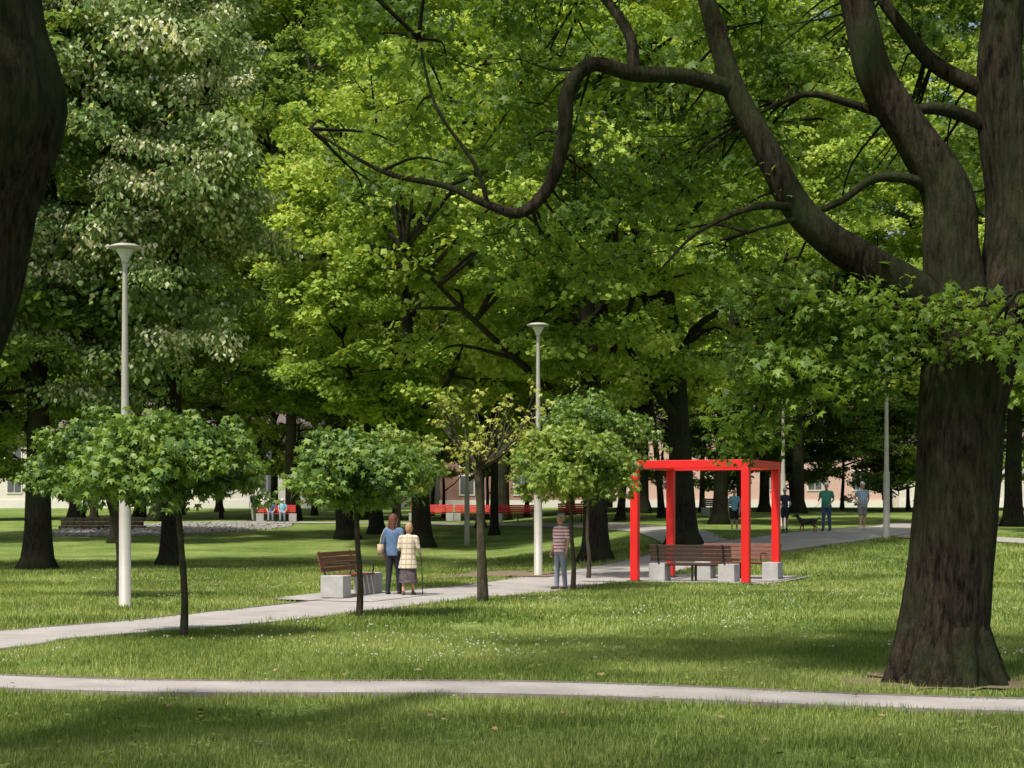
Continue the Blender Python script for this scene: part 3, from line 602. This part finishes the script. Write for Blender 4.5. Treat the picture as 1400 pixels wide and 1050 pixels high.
class Fig:
    def __init__(s): s.parts=[]; s.extra=[]; s.mats=[]
    def mi(s,m):
        if m not in s.mats: s.mats.append(m)
        return s.mats.index(m)
    def limb(s,m,st): s.parts.append(('l',s.mi(m),[(np.array(p,float),r) for p,r in st]))
    def ring(s,m,st,yaw=0,piv=(0,0,0)):
        s.parts.append(('h',s.mi(m),[np.array(q,float) for q in st],yaw,np.array(piv,float)))
    def ext(s,m,v,f): s.extra.append((s.mi(m),np.asarray(v,float),f))
    def build(s,name,pos,yaw,scale=1,voxel=.011):
        g=G()
        for p in s.parts:
            if p[0]=='l':
                pts=np.array([q[0] for q in p[2]]); r=np.array([q[1] for q in p[2]]); d0=pts[0]-pts[1]; d0/=np.linalg.norm(d0)+1e-9; d1=pts[-1]-pts[-2]; d1/=np.linalg.norm(d1)+1e-9
                P=np.vstack([pts[0]+d0*r[0]*.75,pts,pts[-1]+d1*r[-1]*.75]); rr=np.concatenate([[r[0]*.62],r,[r[-1]*.62]]); g.add(*tube(P,rr,14))
            else:
                n=22;a=np.linspace(0,2*np.pi,n,endpoint=False); V=[]
                for c in p[2]: V.append(np.stack([c[0]+np.cos(a)*c[3],c[1]+np.sin(a)*c[4],np.full(n,c[2])],1))
                k=len(V); V=np.concatenate(V); F=[(i*n+j,i*n+(j+1)%n,(i+1)*n+(j+1)%n,(i+1)*n+j) for i in range(k-1) for j in range(n)]
                F.append(tuple(range(n))[::-1]); F.append(tuple((k-1)*n+j for j in range(n))); V=(V-p[4])@rotz(p[3]).T+p[4]; g.add(V,F)
        o=g.obj('tmp',[SKIN]); md=o.modifiers.new('r','REMESH'); md.mode='VOXEL'; md.voxel_size=voxel
        sm=o.modifiers.new('s','SMOOTH'); sm.factor=.5; sm.iterations=2
        dg=bpy.context.evaluated_depsgraph_get(); me=bpy.data.meshes.new_from_object(o.evaluated_get(dg)); bpy.data.objects.remove(o)
        nv=len(me.vertices); co=np.empty(nv*3); me.vertices.foreach_get('co',co); co=co.reshape(-1,3)
        faces=[tuple(f.vertices) for f in me.polygons]; fc=np.array([co[list(f)].mean(0) for f in faces])
        best=np.full(len(fc),1e9); bm=np.zeros(len(fc),int)
        for p in s.parts:
            d=np.full(len(fc),1e9)
            if p[0]=='l':
                for (a,ra),(b,rb) in zip(p[2][:-1],p[2][1:]):
                    ab=b-a; t=np.clip(((fc-a)@ab)/(ab@ab+1e-9),0,1); d=np.minimum(d,np.linalg.norm(fc-(a+t[:,None]*ab),axis=1)-(ra+(rb-ra)*t))
            else:
                q=(fc-p[4])@rotz(p[3])+p[4]; st=np.array(p[2]); z=np.clip(q[:,2],st[0,2],st[-1,2])
                cx,cy,rx,ry=[np.interp(z,st[:,2],st[:,i]) for i in(0,1,3,4)]
                d=(np.sqrt(((q[:,0]-cx)/rx)**2+((q[:,1]-cy)/ry)**2)-1)*np.minimum(rx,ry)
                d=np.maximum(d,0)*1+np.minimum(d,0)*np.where(np.abs(q[:,2]-z)>0,0,1)+np.abs(q[:,2]-z)
            k=d<best-.0005; best[k]=d[k]; bm[k]=p[1]
        G2=G(); G2.add(co,faces); G2.m=bm.tolist()
        for mi,v,f in s.extra: G2.add(v,f,mi)
        G2.v=[v*scale for v in G2.v]
        ob=G2.obj(name,s.mats,None,True,pos,yaw); return ob
def person(name,pos,yaw,h,top,bot,hairm,shoe,sleeve='short',legs='long',arms=None,step=.1,hair='short',hat=None,stoop=0,seated=False,coat=None,headyaw=0,build=1.0,lift=.03,bag=None,cane=False,belly=0,skirt=None):
    F=Fig(); o=lambda z:stoop*max(0,(z-.95)/.6)**1.2
    zs=-.45 if seated else 0
    b=build
    hem=.66 if coat else .86
    st=[(0,o(hem),hem+zs if not coat else hem,.17*b if not coat else .23*b,.13*b if not coat else .19*b),(0,o(.98)+belly*.3,.98+zs,.165*b,.125*b+belly*.5),(0,o(1.1)+belly*.5,1.1+zs,.158*b,.12*b+belly),(0,o(1.25)+.005,1.25+zs,.172*b,.125*b+belly*.3),(0,o(1.36),1.36+zs,.178*b,.115*b),(0,o(1.43),1.43+zs,.14*b,.09*b),(0,o(1.47),1.47+zs,.075,.065)]
    F.ring(top,st)
    for s in(-1,1): F.limb(top,[((s*.1,o(1.42),1.41+zs),.06),((s*.165*b,o(1.41),1.40+zs),.062)])
    nk=o(1.47); hy=o(1.6)+.015; hz=1.635+zs; hp=(0,hy,hz)
    F.limb(SKIN,[((0,nk,1.44+zs),.055),((0,hy-.01,1.56+zs),.05)])
    F.ring(SKIN,[(0,hy+.035,hz-.118,.03,.035),(0,hy+.024,hz-.095,.05,.065),(0,hy+.01,hz-.04,.066,.086),(0,hy,hz+.02,.074,.096),(0,hy-.004,hz+.07,.068,.088),(0,hy-.006,hz+.1,.045,.06),(0,hy-.006,hz+.114,.02,.025)],headyaw,hp)
    R=rotz(headyaw); W=lambda x,y,z:np.array(hp)+R@np.array([x,y,z])
    F.limb(SKIN,[(W(0,.085,.012),.009),(W(0,.104,-.022),.014)])
    for s in(-1,1):
        F.limb(SKIN,[(W(s*.076,-.005,.015),.013),(W(s*.076,-.008,-.02),.011)])
        v,f=ball(W(s*.03,.083,.008),.0125); F.ext(M_eye,v,f); v,f=ball(W(s*.03,.092,.008),.0065); F.ext(M_iris,v,f)
        F.ext(hairm,*tube([W(s*.014,.094,.03),W(s*.03,.094,.035),W(s*.046,.085,.03)],.005,6))
    F.ext(M_lip,*tube([W(-.022,.085,-.056),W(0,.094,-.055),W(.022,.085,-.056)],[.004,.006,.004],6))
    if hair=='short': F.ring(hairm,[(0,hy-.035,hz-.05,.07,.066),(0,hy-.022,hz+.0,.079,.083),(0,hy-.014,hz+.055,.078,.09),(0,hy-.01,hz+.09,.064,.08),(0,hy-.01,hz+.12,.03,.04)],headyaw,hp)
    if hair=='bob': F.ring(hairm,[(0,hy-.04,hz-.1,.075,.06),(0,hy-.035,hz-.04,.092,.085),(0,hy-.025,hz+.03,.094,.1),(0,hy-.015,hz+.09,.075,.09),(0,hy-.01,hz+.135,.035,.045)],headyaw,hp)
    if hair=='long': F.ring(hairm,[(0,hy-.07,hz-.25,.08,.035),(0,hy-.06,hz-.14,.105,.06),(0,hy-.04,hz-.04,.1,.085),(0,hy-.025,hz+.03,.094,.1),(0,hy-.015,hz+.09,.075,.09),(0,hy-.01,hz+.135,.035,.045)],headyaw,hp)
    if hat:
        F.ring(hat,[(0,hy-.006,hz+.045,.085,.103),(0,hy-.006,hz+.09,.078,.095),(0,hy-.006,hz+.13,.05,.06),(0,hy-.006,hz+.143,.02,.02)],headyaw,hp)
        v,f=lathe([(.07,-.004),(.072,0),(.07,.004)],20); v=v*np.array([1,1.05,1])@rotx(-.15).T; F.ext(hat,v@R.T+W(0,.09,.048),f)
    arms=arms or [((-.235,-.02,1.13),(-.245,.06,.88)),((.235,-.02,1.13),(.245,.06,.88))]
    for s,(el,wr) in zip((-1,1),arms):
        sh=np.array([s*.178*b,o(1.4),1.395+zs]); el=np.array(el,float)+[0,o(1.3)*.8,zs]; wr=np.array(wr,float)+[0,o(1.3)*.7,zs]
        if sleeve=='short':
            F.limb(top,[(sh,.06),(sh*.35+el*.65,.056)]); F.limb(SKIN,[(sh*.4+el*.6,.042),(el,.038),(wr,.026)])
        else:
            F.limb(top,[(sh,.062),(el,.048),(el*.08+wr*.92,.037)]); F.limb(SKIN,[(el*.2+wr*.8,.026),(wr,.025)])
        d=wr-el; d/=np.linalg.norm(d); n=np.array([-s,0,0.]); n-=d*np.dot(n,d); n/=np.linalg.norm(n); sp=np.cross(n,d); sp/=np.linalg.norm(sp)
        if sp[1]<0: sp=-sp
        for k in(-1,0,1): F.limb(SKIN,[(wr,.02),(wr+d*.045+sp*k*.02,.017),(wr+d*.085+sp*k*.024,.015)])
        for k,L in((-1.5,.062),(-.5,.078),(.5,.084),(1.5,.074)):
            r0=wr+d*.075+sp*k*.019; a=r0+d*L*.42+n*.006; b2=a+d*L*.33+n*.016; c2=b2+d*L*.2+n*.02
            F.ext(SKIN,*tube([r0-d*.01,r0,a,b2,c2],[.009,.0095,.009,.008,.006],7))
        r0=wr+d*.025+sp*.025; F.ext(SKIN,*tube([r0-sp*.012,r0+sp*.015+d*.02,r0+sp*.024+d*.045+n*.01,r0+sp*.022+d*.065+n*.016],[.012,.0115,.01,.007],7))
    for s in(-1,1):
        fy=s*step
        if seated:
            hip=np.array([s*.09,.0,.93+zs]); kn=np.array([s*.12,.43,.5]); an=np.array([s*.12,.42+s*.05,.09])
        else:
            hip=np.array([s*.085,0,.9]); kn=np.array([s*.095,fy*.45+.02,.49]); an=np.array([s*.1,fy,.09])
        if legs=='long':
            F.limb(bot,[(hip,.1*b),(hip*.5+kn*.5,.085),(kn,.066),(kn*.5+an*.5,.06),(an+[0,0,-.01],.052)])
        elif legs=='shorts':
            F.limb(bot,[(hip,.1*b),(hip*.5+kn*.5,.092),(hip*.12+kn*.88,.085)]); F.limb(SKIN,[(hip*.4+kn*.6,.06),(kn,.052),(kn*.65+an*.35,.05),(an,.032)])
        else:
            F.limb(SKIN,[(hip,.08),(kn,.052),(kn*.65+an*.35,.045),(an,.032)])
        F.limb(shoe,[(an+[0,-.035,-.045],.04),(an+[0,.06,-.05],.04),(an+[s*.015,.15,-.057],.033)]); F.limb(shoe,[(an,.042),(an+[0,0,-.04],.042)])
    F.ring(bot,[(0,0,.82+zs,.15*b,.12*b),(0,0,.92+zs,.165*b,.128*b),(0,o(1.0),1.0+zs,.155*b,.118*b)])
    if skirt: F.ring(skirt,[(0,.0,.3,.235,.2),(0,0,.5,.215,.18),(0,0,.75,.19,.155),(0,o(1),.98,.155,.12)])
    if bag:
        g=G(); v,f=box((-.27,.0,.98),(.1,.3,.24)); F.ext(bag,v,f); F.ext(bag,*tube(*smooth([[-.27,-.12,1.1],[-.24,-.08,1.3],[-.16,-.0,1.47],[-.24,.08,1.3],[-.27,.12,1.1]],.01,4),6))
    sc=h/1.75
    if cane:
        wr=np.array(arms[1][1])+[0,o(1.3)*.7,0]; F.ext(M_metal,*tube(*smooth([[wr[0],wr[1]-.04,wr[2]-.05],[wr[0],wr[1]+.05,wr[2]-.06],[wr[0]+.01,wr[1]+.08,wr[2]-.12],[wr[0]+.03,wr[1]+.12,.012]],.011,4),8))
    return F.build(name,(pos[0],pos[1],float(H(pos[0],pos[1]))+lift),yaw,sc)
C_denim=cloth('denim',(.06,.12,.22),(.11,.18,.3)); C_black=cloth('black_trousers',(.015,.018,.026)); C_plaidc=cloth('plaid_coat',(.5,.42,.28),extra=plaid((.55,.49,.38),(.43,.34,.23)))
C_skirt=cloth('dark_skirt',(.03,.025,.03),(.14,.11,.12)); C_polo=cloth('striped_polo',(.5,.1,.15),extra=stripes(13,(.55,.09,.16),(.82,.72,.74),.38)); C_jean=cloth('grey_jeans',(.17,.2,.26),(.24,.28,.34))
C_green=cloth('green_shirt',(.05,.26,.17)); C_blue=cloth('blue_shirt',(.08,.35,.5),(.35,.55,.65)); C_navy=cloth('navy_shirt',(.03,.04,.08)); C_plaidb=cloth('plaid_shirt',(.3,.4,.5),extra=plaid((.4,.52,.62),(.17,.25,.38),14,14))
C_greys=cloth('grey_shorts',(.26,.25,.24)); C_white=cloth('white_cloth',(.7,.7,.7)); C_djean=cloth('blue_jeans',(.05,.08,.17)); C_beige=cloth('beige_bag',(.5,.38,.25))
Hr=pmat('auburn_hair',(.14,.04,.025),(.07,.02,.012),30); Hg=pmat('ginger_grey_hair',(.4,.25,.15),(.28,.17,.1),30); Hw=pmat('white_hair',(.6,.58,.55),(.5,.48,.45),30); Hb=pmat('brown_hair',(.05,.03,.02),(.03,.02,.01),30)
S_blk=pmat('black_shoes',(.02,.02,.02)); S_brn=pmat('brown_shoes',(.12,.07,.04)); S_wht=pmat('white_shoes',(.6,.6,.6))
hang=lambda s:((s*.235,-.02,1.13),(s*.245,.06,.88)); bentf=lambda s:((s*.24,-.02,1.14),(s*.2,.22,1.06)); 
s=spot(538,815); person('woman_in_denim_jacket',s,-.3,1.70,C_denim,C_black,Hr,S_blk,'long','long',[hang(-1),bentf(1)],hair='long',bag=C_beige,headyaw=-.4)
s=spot(558,816); person('elderly_woman_with_cane',s,-.15,1.52,C_plaidc,C_skirt,Hg,S_brn,'long','skirt',[bentf(-1),((.25,0,1.14),(.26,.2,.98))],hair='bob',stoop=.07,coat=True,cane=True,skirt=C_skirt,build=1.08,headyaw=.3)
s=spot(767,807); person('man_in_striped_shirt',s,2.3,1.74,C_polo,C_jean,Hw,S_brn,'short','long',[hang(-1),hang(1)],step=.04,belly=.05,build=1.08,headyaw=.2,lift=.02)
s=spot(1004,727); person('boy_in_blue_shirt',s,3.0,1.50,C_blue,C_black,Hb,S_wht,'short','shorts',step=.07,build=.9)
s=spot(1073,729); SB=s; person('boy_riding_scooter',s,3.2,1.46,C_navy,C_black,Hb,S_wht,'short','shorts',[bentf(-1),bentf(1)],step=.1,hat=C_white,build=.88,lift=.13)
s=spot(1130,727); MG=s; person('man_in_green_shirt',s,2.7,1.74,C_green,C_djean,Hw,S_blk,'short','long',[((-.26,-.02,1.14),(-.2,.1,1.02)),((.27,-.03,1.16),(.25,.17,1.12))],hat=C_white,belly=.05,build=1.1)
s=spot(1179,725); person('man_in_plaid_shirt',s,3.3,1.76,C_plaidb,C_greys,Hw,S_wht,'short','shorts',[((-.27,-.06,1.15),(-.17,.1,1.0)),((.27,-.06,1.15),(.17,.1,1.0))],hat=C_white,belly=.04,build=1.1)
s=spot(347,713); person('man_in_dark_shirt',s,.6,1.75,C_navy,C_greys,Hb,S_blk,'short','long')
bx,byy=BSE[0],BSE[1]
for k,(dx,m,hh_) in enumerate(((-.3,C_denim,None),(.35,C_blue,C_white))):
    person('seated_person',(bx+dx,byy-.05),math.pi+.1,1.7,m,C_jean,Hw,S_blk,'short','long',[((-.22,.05,1.15),(-.14,.28,1.0)),((.22,.05,1.15),(.14,.28,1.0))],seated=True,hat=hh_,lift=.04)
def scooter(p,yaw):
    e=empty('kick_scooter',(p[0],p[1],float(H(p[0],p[1]))+.035),yaw)
    g=G(); g.add(*box((0,-.02,.1),(.12,.55,.025))); g.obj('deck',[M_red],e,False,bevel=.006)
    g=G()
    for y in(-.33,.36):
        v,f=lathe([(.03,-.014),(.062,-.016),(.068,0),(.062,.016),(.03,.014)],18); v=v[:,[2,0,1]]+np.array([0,y,.068]); g.add(v,f)
    g.obj('wheels',[M_metal],e)
    g=G(); g.add(*tube([[0,.36,.07],[0,.3,.2],[0,.24,.95]],[.016,.018,.014],8)); g.add(*tube([[-.2,.24,.95],[.2,.24,.95]],.014,8)); g.add(*tube([[0,.3,.14],[0,.2,.1]],.018,8)); g.obj('stem_and_handlebar',[M_metal],e)
scooter(SB,3.2)
def dog(p,yaw):
    BK=pmat('black_fur',(.02,.017,.015),(.04,.03,.025),30,.9); TN=pmat('tan_fur',(.26,.14,.06),(.18,.1,.04),30,.9); F=Fig()
    F.limb(BK,[((0,.22,.38),.095),((0,.12,.35),.115),((0,-.02,.36),.105),((0,-.16,.385),.085),((0,-.26,.39),.088)])
    F.limb(BK,[((0,.24,.41),.075),((0,.33,.5),.058),((0,.37,.56),.056)]); F.limb(BK,[((0,.36,.575),.062),((0,.42,.57),.056)]); F.limb(TN,[((0,.43,.555),.04),((0,.51,.54),.03),((0,.545,.54),.025)])
    for s in(-1,1):
        F.limb(BK,[((s*.04,.35,.615),.022),((s*.065,.34,.585),.02),((s*.075,.35,.54),.014)])
        f=s*.05
        F.limb(BK,[((s*.06,.2,.36),.055),((s*.07,.17+f*.3,.24),.035)]); F.limb(TN,[((s*.07,.17+f*.3,.25),.032),((s*.07,.2+f,.13),.023),((s*.07,.19+f,.03),.02),((s*.07,.225+f,.022),.022)])
        F.limb(BK,[((s*.06,-.24,.37),.07),((s*.075,-.17-f*.3,.25),.045)]); F.limb(TN,[((s*.075,-.17-f*.3,.25),.038),((s*.075,-.3-f,.145),.022),((s*.075,-.27-f,.03),.019),((s*.075,-.235-f,.022),.022)])
        F.ext(M_iris,*ball((s*.028,.46,.59),.009))
    F.limb(BK,[((0,-.32,.42),.026),((0,-.4,.47),.02),((0,-.45,.55),.012)]); F.ext(M_iris,*ball((0,.572,.545),.013))
    F.build('dog',(p[0],p[1],float(H(p[0],p[1]))+.03),yaw,1,.01)
s=spot(1104,728); dog(s,1.45)
a=np.array([s[0]-.33,s[1]+.03,s[2]+.6]); b_=np.array([MG[0]-.22,MG[1]-.15,MG[2]+1.1]); g=G(); g.add(*tube(*smooth([a,(a+b_)/2-[0,0,.12],b_],.006,6),5)); g.obj('dog_leash',[M_metal])
# ------------------------------------------------------------------ light, sky, camera
sun_dir=Vector((-.3,-.4,.87)).normalized(); el=math.asin(sun_dir.z); az=math.atan2(sun_dir.x,sun_dir.y)
w=bpy.data.worlds.new('World'); SC.world=w; w.use_nodes=True; nt=w.node_tree; nt.nodes.clear()
sk=nt.nodes.new('ShaderNodeTexSky'); sk.sky_type='NISHITA'; sk.sun_disc=False; sk.sun_elevation=el; sk.sun_rotation=az; sk.dust_density=5; sk.air_density=1.2; sk.ozone_density=.6
bg=nt.nodes.new('ShaderNodeBackground'); bg.inputs[1].default_value=.15; o=nt.nodes.new('ShaderNodeOutputWorld'); nt.links.new(sk.outputs[0],bg.inputs[0]); nt.links.new(bg.outputs[0],o.inputs[0])
sl=bpy.data.lights.new('sun','SUN'); sl.energy=4.9; sl.angle=math.radians(3); sl.color=(1,.95,.87); so=bpy.data.objects.new('sun',sl); COL.objects.link(so); so.rotation_euler=sun_dir.to_track_quat('Z','Y').to_euler()
cam=bpy.data.cameras.new('camera'); cam.sensor_width=36; cam.lens=2300/1400*36; cam.shift_y=(694-525)/1400; cam.clip_end=3000; co=bpy.data.objects.new('camera',cam); COL.objects.link(co); co.location=(0,0,EYE); co.rotation_euler=(math.pi/2,0,0); SC.camera=co
SC.view_settings.view_transform='Standard'; SC.view_settings.look='None'; SC.view_settings.exposure=0
for o,args in PENDING:
    md=o.modifiers.new('scatter','NODES'); md.node_group=instgroup(*args)
print('instances',NINST[0])
